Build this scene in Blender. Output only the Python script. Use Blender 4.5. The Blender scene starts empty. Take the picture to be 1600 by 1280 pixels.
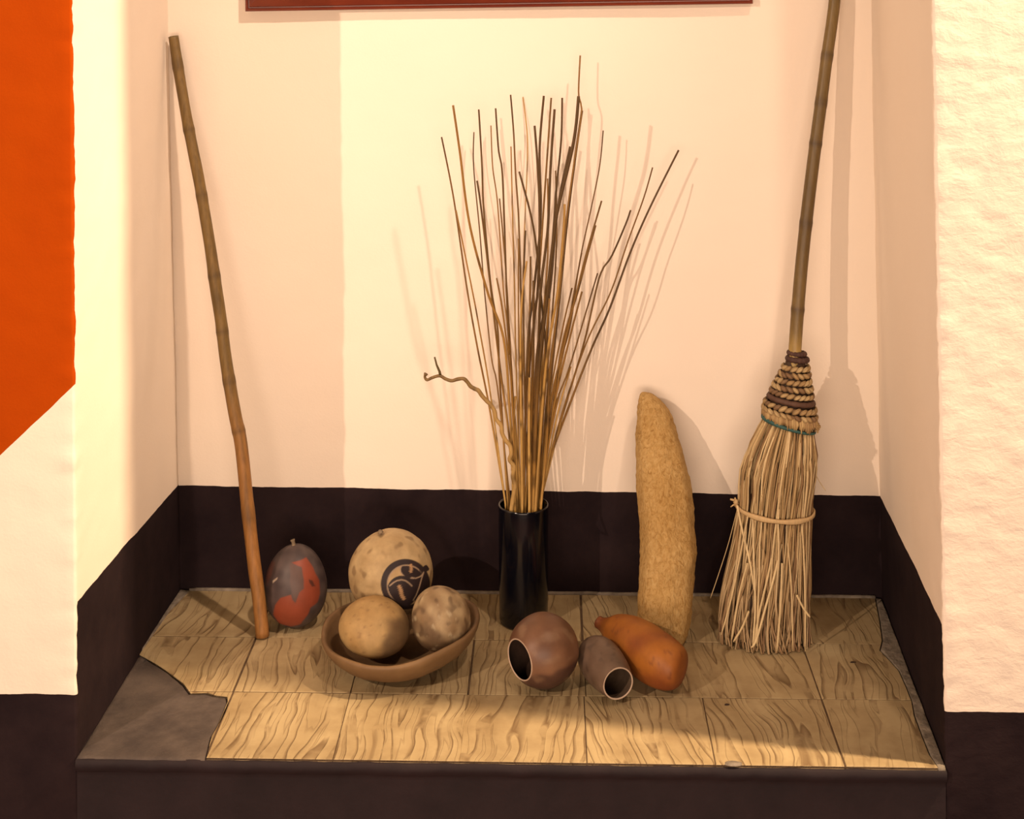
import bpy, bmesh, math, random
from mathutils import Vector, Matrix, noise

random.seed(7)
sc = bpy.context.scene
col = sc.collection
R2, PI = math.radians, math.pi

# ---------------------------------------------------------------- camera
# metres; ledge top is z = 0, wall face is y = 0, niche runs to y = 0.6
F_PX, YAW, ROLL, PITCH, PY0 = 2344.1, -0.0274, 0.0010, -0.0116, -121.75
CAM = Vector((0.3473, -2.3606, 1.2833))
_f = Vector((math.sin(YAW), math.cos(YAW), 0)); _r = Vector((math.cos(YAW), -math.sin(YAW), 0)); _d = Vector((0, 0, -1))
FWD = math.cos(PITCH) * _f + math.sin(PITCH) * _d
_d2 = -math.sin(PITCH) * _f + math.cos(PITCH) * _d
RGT = math.cos(ROLL) * _r + math.sin(ROLL) * _d2
DWN = -math.sin(ROLL) * _r + math.cos(ROLL) * _d2
cd = bpy.data.cameras.new('camera')
cam = bpy.data.objects.new('camera', cd); col.objects.link(cam)
m = Matrix.Identity(4)
for i in range(3):
    m[i][0], m[i][1], m[i][2], m[i][3] = RGT[i], -DWN[i], -FWD[i], CAM[i]
cam.matrix_world = m
cd.sensor_width = 36.0; cd.lens = F_PX / 1600 * 36.0
cd.shift_y = -(640 - PY0) / 1600
cd.clip_start = 0.05
sc.camera = cam

# ---------------------------------------------------------------- light
w = bpy.data.worlds.new('world'); sc.world = w; w.use_nodes = True
w.node_tree.nodes['Background'].inputs[0].default_value = (1.0, 0.735, 0.52, 1)
w.node_tree.nodes['Background'].inputs[1].default_value = 0.02

def spot(name, loc, aim, power, color, angle, blend, radius):
    ld = bpy.data.lights.new(name, 'SPOT')
    ld.energy = power; ld.color = color; ld.spot_size = R2(angle); ld.spot_blend = blend; ld.shadow_soft_size = radius
    o = bpy.data.objects.new(name, ld); col.objects.link(o)
    o.location = loc
    o.rotation_euler = (Vector(aim) - Vector(loc)).to_track_quat('-Z', 'Y').to_euler()
    return o
def area(name, loc, aim, sx, sy, power, color):
    ld = bpy.data.lights.new(name, 'AREA'); ld.shape = 'RECTANGLE'; ld.size = sx; ld.size_y = sy
    ld.energy = power; ld.color = color
    o = bpy.data.objects.new(name, ld); col.objects.link(o)
    o.location = loc
    o.rotation_euler = (Vector(aim) - Vector(loc)).to_track_quat('-Z', 'Y').to_euler()
    return o
WARM, RED = (1.0, 0.725, 0.535), (1.0, 0.70, 0.43)
spot('spot_lamp', (-1.86, -2.5, 2.2), (0.15, 0.6, 0.85), 295, WARM, 75, 1.0, 0.012)     # left track lamp, sharp shadows
spot('spot_lamp', (1.25, -1.15, 3.2), (-0.3, 0.6, 0.9), 255, WARM, 36, 1.0, 0.05)        # ceiling lamp, right
spot('spot_lamp', (1.20, -1.15, 3.2), (0.4, 0.6, 1.15), 100, WARM, 60, 0.9, 0.05)        # its wider neighbour
spot('spot_lamp', (2.4, -0.30, 2.6), (0.0, 0.05, 0.3), 740, RED, 60, 0.9, 0.06)         # rakes along the wall face
area('fill_left', (-2.2, -4.0, 1.3), (0.2, 0.0, 0.8), 1.5, 1.6, 14, WARM)  # added soft fill from the left front, no actual window
area('fill_low', (0.2, -3.5, 0.6), (0.2, 0.0, 0.6), 2.5, 1.0, 98, WARM)  # added low fill behind the camera, brightens walls more than tiles; no real doorway
sc.view_settings.view_transform = 'Standard'
sc.view_settings.look = 'None'
sc.view_settings.exposure = 0.0
sc.view_settings.gamma = 1.0
sc.view_settings.use_curve_mapping = False

# ---------------------------------------------------------------- helpers
def pix(px, py, axis, v):
    """point on the plane axis = v seen at a point of the photograph"""
    q = (px - 800) / F_PX * RGT + (py - PY0) / F_PX * DWN + FWD
    return CAM + q * ((v - CAM[axis]) / q[axis])
def pixk(px, py, y0, k):
    """point on the leaning plane y = y0 + k z"""
    q = (px - 800) / F_PX * RGT + (py - PY0) / F_PX * DWN + FWD
    t = (y0 + k * CAM.z - CAM.y) / (q.y - k * q.z)
    return CAM + q * t

def lin(r, g, b):
    def c(v):
        v /= 255.0
        return v / 12.92 if v <= 0.04045 else ((v + 0.055) / 1.055) ** 2.4
    return (c(r), c(g), c(b), 1.0)
def lit(r, g, b, k=1.0):
    """own colour of a thing that looks (r, g, b) under this room's warm lamps"""
    c = lin(r, g, b)
    return (min(c[0] / (1.2 * k), 0.9), min(c[1] / (1.01 * k), 0.9), min(c[2] / (0.84 * k), 0.9), 1.0)
def mixc(a, b, t):
    t = max(0.0, min(1.0, t))
    return tuple(a[i] * (1 - t) + b[i] * t for i in range(4))
def sstep(a, b, x):
    t = max(0.0, min(1.0, (x - a) / (b - a)))
    return t * t * (3 - 2 * t)
def nz(p, s, k=0.0):
    return noise.noise(Vector((p[0] * s + k, p[1] * s + k * 1.7, p[2] * s - k)))

def tag(o, label=None, cat=None, group=None, kind=None):
    if label: o['label'] = label
    if cat: o['category'] = cat
    if group: o['group'] = group
    if kind: o['kind'] = kind
    return o
def empty(name, loc):
    o = bpy.data.objects.new(name, None); col.objects.link(o)
    o.location = loc; o.empty_display_size = 0.05
    return o
def mk(name, verts, faces, mat, parent=None, loc=None, smooth=True, colors=None):
    """link one mesh object; verts are in world metres, loc becomes its origin"""
    org = Vector(loc) if loc is not None else Vector((0, 0, 0))
    me = bpy.data.meshes.new(name)
    me.from_pydata([tuple(Vector(v) - org) for v in verts], [], faces)
    me.update()
    if smooth:
        me.polygons.foreach_set('use_smooth', [True] * len(me.polygons))
    if colors:
        a = me.color_attributes.new('paint', 'FLOAT_COLOR', 'POINT')
        a.data.foreach_set('color', [c for q in colors for c in q])
    for mm in (mat if isinstance(mat, (list, tuple)) else [mat]):
        me.materials.append(mm)
    o = bpy.data.objects.new(name, me); col.objects.link(o)
    if parent:
        o.parent = parent
        o.location = org - world_loc(parent)
    else:
        o.location = org
    return o
def world_loc(o):
    l = Vector(o.location)
    while o.parent:
        o = o.parent; l += Vector(o.location)
    return l

def frame_along(t, ref):
    t = t.normalized()
    a = ref - t * ref.dot(t)
    if a.length < 1e-6: a = Vector((1, 0, 0)) - t * t.x
    a.normalize()
    return a, t.cross(a)
def tube(pts, rad, sides=8, caps=True, V=None, F=None, flat=1.0, ref=Vector((0, -1, 0))):
    """append a tube to V, F; returns index of first vertex"""
    if V is None: V, F = [], []
    b = len(V); n = len(pts)
    for i, p in enumerate(pts):
        p = Vector(p)
        t = Vector(pts[min(i + 1, n - 1)]) - Vector(pts[max(i - 1, 0)])
        a, c = frame_along(t, ref)
        r = rad[i] if isinstance(rad, (list, tuple)) else rad
        for s in range(sides):
            th = 2 * PI * s / sides
            V.append(p + a * (math.cos(th) * r * flat) + c * (math.sin(th) * r))
    for i in range(n - 1):
        for s in range(sides):
            F.append((b + i * sides + s, b + i * sides + (s + 1) % sides, b + (i + 1) * sides + (s + 1) % sides, b + (i + 1) * sides + s))
    if caps:
        F.append(tuple(b + s for s in reversed(range(sides))))
        F.append(tuple(b + (n - 1) * sides + s for s in range(sides)))
    return V, F
def resample(pts, n):
    """smooth (Catmull-Rom) resampling of a polyline of Vectors"""
    out = []; m_ = len(pts) - 1
    for i in range(n):
        u = i / (n - 1) * m_; k = min(int(u), m_ - 1); t = u - k
        p1, p2 = pts[k], pts[k + 1]; p0 = pts[max(k - 1, 0)]; p3 = pts[min(k + 2, m_)]
        out.append(0.5 * ((2 * p1) + (p2 - p0) * t + (2 * p0 - 5 * p1 + 4 * p2 - p3) * t * t + (3 * p1 - p0 - 3 * p2 + p3) * t ** 3))
    return out
def axis_matrix(axis, up=Vector((0, 0, 1))):
    z = Vector(axis).normalized(); x = up.cross(z)
    if x.length < 1e-5: x = Vector((1, 0, 0))
    x.normalize(); y = z.cross(x)
    return Matrix((x, y, z)).transposed()
def lathe(profile, seg, M=None, loc=(0, 0, 0), wob=0.0, wk=0.0, ws=8.0):
    """profile of (r, z); end points with r = 0 close the surface"""
    V, F, rings = [], [], []
    loc = Vector(loc)
    for r, z in profile:
        if r < 1e-6:
            rings.append([len(V)]); V.append(Vector((0, 0, z)))
        else:
            ids = []
            for s in range(seg):
                th = 2 * PI * s / seg
                p = Vector((r * math.cos(th), r * math.sin(th), z))
                if wob:
                    p += Vector((p.x, p.y, 0)).normalized() * (wob * nz(p, ws, wk))
                ids.append(len(V)); V.append(p)
            rings.append(ids)
    for a, b in zip(rings, rings[1:]):
        if len(a) == 1 and len(b) == 1: continue
        for s in range(seg):
            t = (s + 1) % seg
            if len(a) == 1: F.append((a[0], b[t], b[s]))
            elif len(b) == 1: F.append((a[s], a[t], b[0]))
            else: F.append((a[s], a[t], b[t], b[s]))
    if M is None: M = Matrix.Identity(3)
    return [M @ v + loc for v in V], F
def egg(rx, rz, n=24, skew=0.0):
    """profile of an egg; skew > 0 puts the bulk low"""
    out = []
    for i in range(n + 1):
        a = -PI / 2 + PI * i / n
        r = rx * math.cos(a) * (1 - skew * math.sin(a))
        out.append((0.0 if i in (0, n) else r, rz * math.sin(a)))
    return out

# ---------------------------------------------------------------- material kit
def newmat(name):
    mt = bpy.data.materials.new(name); mt.use_nodes = True
    nt = mt.node_tree; bs = nt.nodes['Principled BSDF']
    return mt, nt, bs
def N(nt, typ, **kw):
    n = nt.nodes.new(typ)
    for k, v in kw.items():
        if k == 'inp':
            for a, b in v.items(): n.inputs[a].default_value = b
        else: setattr(n, k, v)
    return n
def ramp(nt, stops, interp='LINEAR'):
    n = nt.nodes.new('ShaderNodeValToRGB'); n.color_ramp.interpolation = interp
    e = n.color_ramp.elements
    while len(e) < len(stops): e.new(0.5)
    for i, (p, c) in enumerate(stops):
        e[i].position = p; e[i].color = c if len(c) == 4 else (*c, 1)
    return n
def mix(nt, fac, a, b, mode='MIX'):
    n = nt.nodes.new('ShaderNodeMix'); n.data_type = 'RGBA'; n.blend_type = mode
    for sock, v in ((n.inputs[0], fac), (n.inputs[6], a), (n.inputs[7], b)):
        if hasattr(v, 'links') or isinstance(v, bpy.types.NodeSocket): nt.links.new(v, sock)
        else: sock.default_value = v
    return n.outputs[2]
def math_(nt, op, a, b=None, c=None):
    n = nt.nodes.new('ShaderNodeMath'); n.operation = op
    for i, v in enumerate((a, b, c)):
        if v is None: continue
        if isinstance(v, bpy.types.NodeSocket): nt.links.new(v, n.inputs[i])
        else: n.inputs[i].default_value = v
    return n.outputs[0]
def objco(nt, scale=(1, 1, 1), loc=(0, 0, 0), rnd=False):
    t = nt.nodes.new('ShaderNodeTexCoord'); mp = nt.nodes.new('ShaderNodeMapping')
    mp.inputs['Scale'].default_value = scale; mp.inputs['Location'].default_value = loc
    nt.links.new(t.outputs['Object'], mp.inputs[0])
    return mp.outputs[0]
def noise_(nt, vec, scale, detail=4, rough=0.55, dist=0.0):
    n = N(nt, 'ShaderNodeTexNoise', inp={'Scale': scale, 'Detail': detail, 'Roughness': rough, 'Distortion': dist})
    nt.links.new(vec, n.inputs['Vector'])
    return n.outputs[0]
def bump(nt, bs, height, strength, dist):
    b = N(nt, 'ShaderNodeBump', inp={'Strength': strength, 'Distance': dist})
    nt.links.new(height, b.inputs['Height'])
    prev = bs.inputs['Normal']
    if prev.is_linked:
        nt.links.new(prev.links[0].from_socket, b.inputs['Normal'])
    nt.links.new(b.outputs[0], bs.inputs['Normal'])

WHITE, DARK, ORANGE = lin(234, 224, 211), lin(35, 26, 30), lin(166, 66, 0)

def wall_material(name, kind):
    """lime-washed plaster with the painted dado (and the orange field) laid out in wall coordinates"""
    mt, nt, bs = newmat(name)
    co = objco(nt)
    sep = nt.nodes.new('ShaderNodeSeparateXYZ'); nt.links.new(co, sep.inputs[0])
    X, Y, Z = sep.outputs
    big = noise_(nt, co, 2.3, 5); fine = noise_(nt, co, 60, 4)
    white = mix(nt, math_(nt, 'MULTIPLY', big, 0.35), WHITE, lin(228, 208, 186))
    dk = ramp(nt, [(0.3, mixc(DARK, (0, 0, 0, 1), 0.22)), (0.7, mixc(DARK, lin(80, 62, 56), 0.12))])
    nt.links.new(noise_(nt, co, 9, 6, 0.65), dk.inputs[0])
    wob = math_(nt, 'MULTIPLY', math_(nt, 'SUBTRACT', noise_(nt, co, 14, 4), 0.5), 0.006)
    Zw = math_(nt, 'ADD', Z, wob)
    def below(line):
        return math_(nt, 'LESS_THAN', Zw, line)
    if kind == 'back':
        # dado line sinks a little to the right
        mask = below(math_(nt, 'SUBTRACT', 0.2015, math_(nt, 'MULTIPLY', X, 0.0065)))
        colr = mix(nt, mask, white, dk.outputs[0])
    else:
        # inside the niche the dado stands higher than on the outer face
        onface = math_(nt, 'LESS_THAN', Y, 0.0045)
        if kind == 'left':
            lin_in = math_(nt, 'SUBTRACT', 0.237, math_(nt, 'MULTIPLY', Y, 0.052)); zf = 0.0925
        else:
            lin_in = math_(nt, 'SUBTRACT', 0.216, math_(nt, 'MULTIPLY', Y, 0.033)); zf = 0.084
        inside = math_(nt, 'MULTIPLY', below(lin_in), math_(nt, 'SUBTRACT', 1.0, onface))
        outside = math_(nt, 'MULTIPLY', below(zf), onface)
        mask = math_(nt, 'MAXIMUM', inside, outside)
        base = white
        if kind == 'left':
            # orange field: straight down the corner, cut off by a slanted lower edge
            slant = math_(nt, 'ADD', 0.581, math_(nt, 'MULTIPLY', math_(nt, 'ADD', X, 0.409), 0.95))
            om = math_(nt, 'MULTIPLY', math_(nt, 'GREATER_THAN', Zw, slant), onface)
            oc = ramp(nt, [(0.3, mixc(ORANGE, lin(150, 50, 0), 0.35)), (0.7, ORANGE)])
            nt.links.new(noise_(nt, co, 7, 6, 0.6), oc.inputs[0])
            base = mix(nt, om, white, oc.outputs[0])
        colr = mix(nt, mask, base, dk.outputs[0])
    nt.links.new(colr, bs.inputs['Base Color'])
    bs.inputs['Roughness'].default_value = 0.85
    bs.inputs['Specular IOR Level'].default_value = 0.08
    bump(nt, bs, fine, 0.25, 0.0012)
    bump(nt, bs, noise_(nt, co, 240, 3), 0.25, 0.0004)
    if kind == 'right':
        lump = noise_(nt, objco(nt, (1, 1, 1.6)), 30, 4, 0.6, 0.3)
        bump(nt, bs, math_(nt, 'MULTIPLY', lump, math_(nt, 'LESS_THAN', Y, 0.0045)), 0.4, 0.004)
    return mt
M_BACK, M_LEFT, M_RIGHT = wall_material('plaster_back', 'back'), wall_material('plaster_left', 'left'), wall_material('plaster_right', 'right')

def flat_mat(name, c, c2=None, rough=0.7, scale=20, bs_=0.0, bd=0.001, spec=0.4, stretch=(1, 1, 1), lo=0.35, hi=0.65, bscale=None):
    mt, nt, bs = newmat(name)
    co = objco(nt, stretch)
    n = noise_(nt, co, scale, 5, 0.6)
    r = ramp(nt, [(lo, c), (hi, c2 or c)]); nt.links.new(n, r.inputs[0])
    nt.links.new(r.outputs[0], bs.inputs['Base Color'])
    bs.inputs['Roughness'].default_value = rough
    bs.inputs['Specular IOR Level'].default_value = spec
    if bs_: bump(nt, bs, noise_(nt, co, bscale or scale * 3, 5), bs_, bd)
    return mt
def paint_mat(name, rough=0.6, spec=0.35, nscale=60, namt=0.25, bs_=0.2, bd=0.0006, grain=(1, 1, 1)):
    """colour from the mesh's own 'paint' attribute (print, patina), with procedural grain on it"""
    mt, nt, bs = newmat(name)
    a = N(nt, 'ShaderNodeVertexColor', layer_name='paint')
    co = objco(nt, grain)
    n = noise_(nt, co, nscale, 5, 0.6)
    r = ramp(nt, [(0.3, (1 - namt, 1 - namt, 1 - namt, 1)), (0.7, (1, 1, 1, 1))]); nt.links.new(n, r.inputs[0])
    nt.links.new(mix(nt, 1.0, a.outputs[0], r.outputs[0], 'MULTIPLY'), bs.inputs['Base Color'])
    bs.inputs['Roughness'].default_value = rough
    bs.inputs['Specular IOR Level'].default_value = spec
    bump(nt, bs, n, bs_, bd)
    return mt

M_DARK = flat_mat('dark_paint', mixc(DARK, (0, 0, 0, 1), 0.25), mixc(DARK, lin(80, 58, 56), 0.06), 0.8, 9, 0.4, 0.003, 0.3, bscale=40)
M_MORTAR = flat_mat('mortar', lin(104, 96, 86), lin(142, 132, 118), 0.9, 40, 0.7, 0.003, 0.2)
M_JOINT = flat_mat('joint_mortar', lin(74, 58, 44), lin(100, 82, 62), 0.9, 40, 0.5, 0.002, 0.2)
M_PATCH = flat_mat('cement_patch', lin(66, 58, 55), lin(88, 78, 72), 0.85, 14, 0.6, 0.003, 0.3, bscale=60)
M_FLOOR = flat_mat('floor_clay', lin(120, 70, 45), lin(140, 85, 58), 0.7, 6, 0.2, 0.002)

def tile_material():
    mt, nt, bs = newmat('grained_tile')
    t = nt.nodes.new('ShaderNodeTexCoord'); info = nt.nodes.new('ShaderNodeObjectInfo')
    off = math_(nt, 'MULTIPLY', info.outputs['Random'], 37.0)
    comb = nt.nodes.new('ShaderNodeCombineXYZ')
    nt.links.new(off, comb.inputs[0]); nt.links.new(math_(nt, 'MULTIPLY', off, 1.7), comb.inputs[1])
    add = N(nt, 'ShaderNodeVectorMath', operation='ADD')
    nt.links.new(t.outputs['Object'], add.inputs[0]); nt.links.new(comb.outputs[0], add.inputs[1])
    mp = nt.nodes.new('ShaderNodeMapping'); mp.inputs['Scale'].default_value = (1, 0.075, 1)
    # every tile has its own slant and its own waviness
    vr = N(nt, 'ShaderNodeVectorRotate', rotation_type='Z_AXIS')
    nt.links.new(math_(nt, 'MULTIPLY', math_(nt, 'SUBTRACT', info.outputs['Random'], 0.5), 0.35), vr.inputs['Angle'])
    nt.links.new(add.outputs[0], vr.inputs['Vector'])
    nw = N(nt, 'ShaderNodeTexNoise', inp={'Scale': 8.0, 'Detail': 1.5, 'Roughness': 0.5})
    nt.links.new(add.outputs[0], nw.inputs['Vector'])
    sx = nt.nodes.new('ShaderNodeCombineXYZ')
    nt.links.new(math_(nt, 'MULTIPLY', math_(nt, 'SUBTRACT', nw.outputs[0], 0.5), 0.040), sx.inputs[0])
    ad2 = N(nt, 'ShaderNodeVectorMath', operation='ADD')
    nt.links.new(vr.outputs[0], ad2.inputs[0]); nt.links.new(sx.outputs[0], ad2.inputs[1])
    nt.links.new(ad2.outputs[0], mp.inputs[0])
    # growth-ring field: a stretched noise cut into level lines
    fld = noise_(nt, mp.outputs[0], 14, 2, 0.4, 0.0)
    lines = math_(nt, 'FRACT', math_(nt, 'MULTIPLY', fld, 11.0))
    fld2 = noise_(nt, mp.outputs[0], 42, 2, 0.4, 0.0)
    lines2 = math_(nt, 'FRACT', math_(nt, 'MULTIPLY', fld2, 5.0))
    r1 = ramp(nt, [(0.0, (0.25, 0.25, 0.25, 1)), (0.06, (0.45, 0.45, 0.45, 1)), (0.22, (0.9, 0.9, 0.9, 1)), (0.95, (1, 1, 1, 1)), (1.0, (0.25, 0.25, 0.25, 1))])
    nt.links.new(lines, r1.inputs[0])
    r2 = ramp(nt, [(0.0, (0.7, 0.7, 0.7, 1)), (0.14, (1, 1, 1, 1)), (0.95, (1, 1, 1, 1)), (1.0, (0.7, 0.7, 0.7, 1))])
    nt.links.new(lines2, r2.inputs[0])
    h = math_(nt, 'MULTIPLY', r1.outputs[0], r2.outputs[0])
    # the lines come and go
    gate = ramp(nt, [(0.42, (0, 0, 0, 1)), (0.62, (1, 1, 1, 1))]); nt.links.new(noise_(nt, add.outputs[0], 16, 3), gate.inputs[0])
    h2 = math_(nt, 'MAXIMUM', h, math_(nt, 'MULTIPLY', gate.outputs[0], 0.85))
    tone = ramp(nt, [(0.3, lin(166, 146, 108)), (0.7, lin(184, 166, 128))]); nt.links.new(noise_(nt, mp.outputs[0], 14, 4), tone.inputs[0])
    c = mix(nt, h2, lin(96, 70, 42), tone.outputs[0])
    dirt = ramp(nt, [(0.42, (1, 1, 1, 1)), (0.72, (0.62, 0.56, 0.50, 1))]); nt.links.new(noise_(nt, add.outputs[0], 9, 5, 0.65), dirt.inputs[0])
    c = mix(nt, 0.8, c, dirt.outputs[0], 'MULTIPLY')
    nt.links.new(c, bs.inputs['Base Color'])
    bs.inputs['Roughness'].default_value = 0.62
    bs.inputs['Specular IOR Level'].default_value = 0.3
    bump(nt, bs, h2, 0.7, 0.0022)
    return mt
M_TILE = tile_material()

# ---------------------------------------------------------------- walls
LX = lambda z: -0.4045 - 0.0092 * z          # left pier corner
RX = lambda z: 0.9545 - 0.0135 * z           # right pier corner
LBX = lambda z: -0.391 - 0.023 * z           # back corners
RBX = lambda z: 0.987 - 0.0146 * z

def zlist(a, b, fine0, fine1, step, coarse):
    out = []; z = a
    while z < b:
        out.append(z); z += step if fine0 <= z < fine1 else coarse
    return out + [b]
ZS = zlist(-0.5, 3.0, -0.14, 1.26, 0.009, 0.06)

def pier(name, side, mat):
    """front face, rounded corner and niche reveal of one pier as one skin"""
    sgn = -1 if side == 'left' else 1
    us = []                                   # distance from corner along front, far to near
    u = 1.35
    while u > 0.012:
        us.append(u); u -= 0.012 if u < 0.16 else 0.06
    r = 0.005
    V, F = [], []; nc = 0
    for z in ZS:
        cx = LX(z) if side == 'left' else RX(z)
        bx = LBX(z) if side == 'left' else RBX(z)
        row = []
        for uu in us: row.append((Vector((cx + sgn * uu, 0, z)), Vector((0, -1, 0))))
        for k in range(5):
            a = k / 4 * PI / 2
            c = Vector((cx + sgn * r, r, z)); n = Vector((-sgn * math.sin(a), -math.cos(a), 0))
            row.append((c + n * r, n))
        for k in range(1, 40):
            t = k / 39
            y = r + (0.63 - r) * t
            row.append((Vector((cx + (bx - cx) * y / 0.6, y, z)), Vector((-sgn, 0, 0))))
        nc = len(row)
        for p, n in row:
            edge = math.exp(-((p.x - cx) ** 2 + p.y ** 2) / 0.00035)
            d = 0.0022 * nz(p, 5, 3.1) + 0.0008 * nz(p, 26, 1.0)
            d += edge * (0.0022 * nz((0, 0, p.z), 38, 5 + sgn) + 0.0016 * nz((0, 0, p.z), 95, 9))
            if side == 'right' and p.y < 0.004:
                d += 0.0016 * nz(p, 60, 2.0) + 0.0010 * max(0, nz(p, 120, 4.0))
            V.append(p + n * d)
    for i in range(len(ZS) - 1):
        for j in range(nc - 1):
            q = (i * nc + j, i * nc + j + 1, (i + 1) * nc + j + 1, (i + 1) * nc + j)
            F.append(q if side == 'left' else q[::-1])
    return tag(mk(name, V, F, mat), kind='structure')
pier('wall_left', 'left', M_LEFT)
pier('wall_right', 'right', M_RIGHT)

V, F = [], []
nx = 90
for z in ZS:
    for i in range(nx + 1):
        x = -0.47 + 1.50 * i / nx
        p = Vector((x, 0.6, z)); p.y += 0.0022 * nz(p, 4, 8.0) + 0.0006 * nz(p, 22, 2)
        V.append(p)
for k in range(len(ZS) - 1):
    for i in range(nx):
        a = k * (nx + 1) + i
        F.append((a, a + 1, a + nx + 2, a + nx + 1))
tag(mk('wall_back', V, F, M_BACK), kind='structure')

V = [(-4, -5, -0.5), (5, -5, -0.5), (5, 0.7, -0.5), (-4, 0.7, -0.5), (-4, -5, -0.55), (5, -5, -0.55), (5, 0.7, -0.55), (-4, 0.7, -0.55)]
tag(mk('floor', V, [(0, 1, 2, 3), (4, 7, 6, 5), (0, 4, 5, 1), (1, 5, 6, 2), (2, 6, 7, 3), (3, 7, 4, 0)], M_FLOOR, smooth=False), kind='structure')

# ---------------------------------------------------------------- ledge with tiles
# core: painted front with a slightly proud upper lip
prof = [(0.62, -0.5), (0.002, -0.5), (0.002, -0.30), (0.001, -0.15), (0.000, -0.06), (-0.001, -0.034), (-0.0015, -0.026), (-0.008, -0.021), (-0.010, -0.014), (-0.0085, -0.0065), (-0.005, -0.0045), (0.03, -0.0045), (0.62, -0.0045)]
V, F = [], []
n = 170; x0, x1 = -0.4045, 0.9545
for i in range(n + 1):
    x = x0 + (x1 - x0) * i / n
    for k, (y, z) in enumerate(prof):
        p = Vector((x, y, z))
        if 2 <= k <= 10:
            p.y += 0.0022 * nz(p, 12, 1) + 0.0012 * nz(p, 50, 3)
            if k >= 6: p.z += 0.0014 * nz(p, 30, 6)
        V.append(p)
L = len(prof)
for i in range(n):
    for k in range(L - 1):
        F.append((i * L + k, i * L + k + 1, (i + 1) * L + k + 1, (i + 1) * L + k))
ledge = tag(mk('ledge', V, F, M_DARK, loc=(0.27, 0, -0.5)), 'dark painted masonry ledge of the niche, tiled on top', None, None, 'structure')

def prism(poly, z0, z1, inset=0.0, drop=0.0):
    """closed slab over a convex-ish outline, upper edge eased by inset / drop"""
    n = len(poly)
    V = [Vector((x, y, z0)) for x, y in poly] + [Vector((x, y, z1 - drop)) for x, y in poly]
    F = [tuple(reversed(range(n)))]
    for i in range(n): F.append((i, (i + 1) % n, n + (i + 1) % n, n + i))
    if inset:
        cx = sum(p[0] for p in poly) / n; cy = sum(p[1] for p in poly) / n
        for x, y in poly:
            d = Vector((cx - x, cy - y)); L_ = max(d.length, 1e-6)
            V.append(Vector((x + d.x / L_ * inset, y + d.y / L_ * inset, z1)))
        for i in range(n): F.append((n + i, n + (i + 1) % n, 2 * n + (i + 1) % n, 2 * n + i))
        F.append(tuple(range(2 * n, 3 * n)))
    else:
        F.append(tuple(range(n, 2 * n)))
    return V, F
def clip(poly, x0, x1, y0, y1):
    def cut(P, inside, inter):
        out = []
        for i, p in enumerate(P):
            q = P[i - 1]
            if inside(p):
                if not inside(q): out.append(inter(q, p))
                out.append(p)
            elif inside(q): out.append(inter(q, p))
        return out
    def ix(v): return lambda a, b: (v, a[1] + (b[1] - a[1]) * (v - a[0]) / (b[0] - a[0]))
    def iy(v): return lambda a, b: (a[0] + (b[0] - a[0]) * (v - a[1]) / (b[1] - a[1]), v)
    for ins, it in ((lambda p: p[0] >= x0, ix(x0)), (lambda p: p[0] <= x1, ix(x1)), (lambda p: p[1] >= y0, iy(y0)), (lambda p: p[1] <= y1, iy(y1))):
        poly = cut(poly, ins, it)
        if not poly: return []
    return poly
def g(px, py):
    p = pix(px, py, 2, 0.0); return (p.x, p.y)
# broken corner, left wall, back, worn right-hand border
broken = [g(*q) for q in ((322, 1184), (331, 1150), (344, 1128), (352, 1112), (357, 1098), (356, 1088), (338, 1086), (325, 1082), (298, 1083), (287, 1068), (270, 1055), (258, 1046), (246, 1038), (232, 1030), (217, 1022))]
border = [g(*q) for q in ((1466, 1201), (1452, 1180), (1440, 1150), (1428, 1118), (1424, 1096), (1416, 1075), (1404, 1048), (1388, 1030), (1374, 1016), (1378, 1000), (1374, 970), (1370, 940))]
region = [(broken[0][0], -0.004)] + broken[1:] + [(-0.398, 0.345), (-0.389, 0.50), (-0.372, 0.595)] + [(border[-1][0], 0.597)] + border[::-1][1:-1] + [(border[0][0], -0.004)]
xs = [-0.45, -0.2, 0.0, 0.2, 0.4, 0.6, 0.8, 1.05]
ys = [-0.006, 0.202, 0.402, 0.598]
for r_ in range(3):
    for c_ in range(7):
        a, b = xs[c_], xs[c_ + 1]
        sh = random.uniform(-0.002, 0.002)
        P = clip(region, a + 0.0009 + sh, b - 0.0009 + sh, ys[r_] + 0.0010, ys[r_ + 1] - 0.0010)
        if len(P) < 3: continue
        # drop doubled points
        Q = [p for i, p in enumerate(P) if (Vector(p) - Vector(P[i - 1])).length > 0.0008]
        ctr = (sum(p[0] for p in Q) / len(Q), sum(p[1] for p in Q) / len(Q))
        dz = random.uniform(-0.0006, 0.0)
        V, F = prism(Q, -0.010, dz, 0.0011, 0.0006)
        mk('tile', V, F, M_TILE, ledge, (ctr[0], ctr[1], dz), smooth=False)

# mortar bed showing in the joints
V, F = prism([(x * 1.0, y) for x, y in region], -0.0042, -0.0016)
mk('mortar_bed', V, F, M_JOINT, ledge, (0.27, 0.3, -0.0016), smooth=False)

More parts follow.
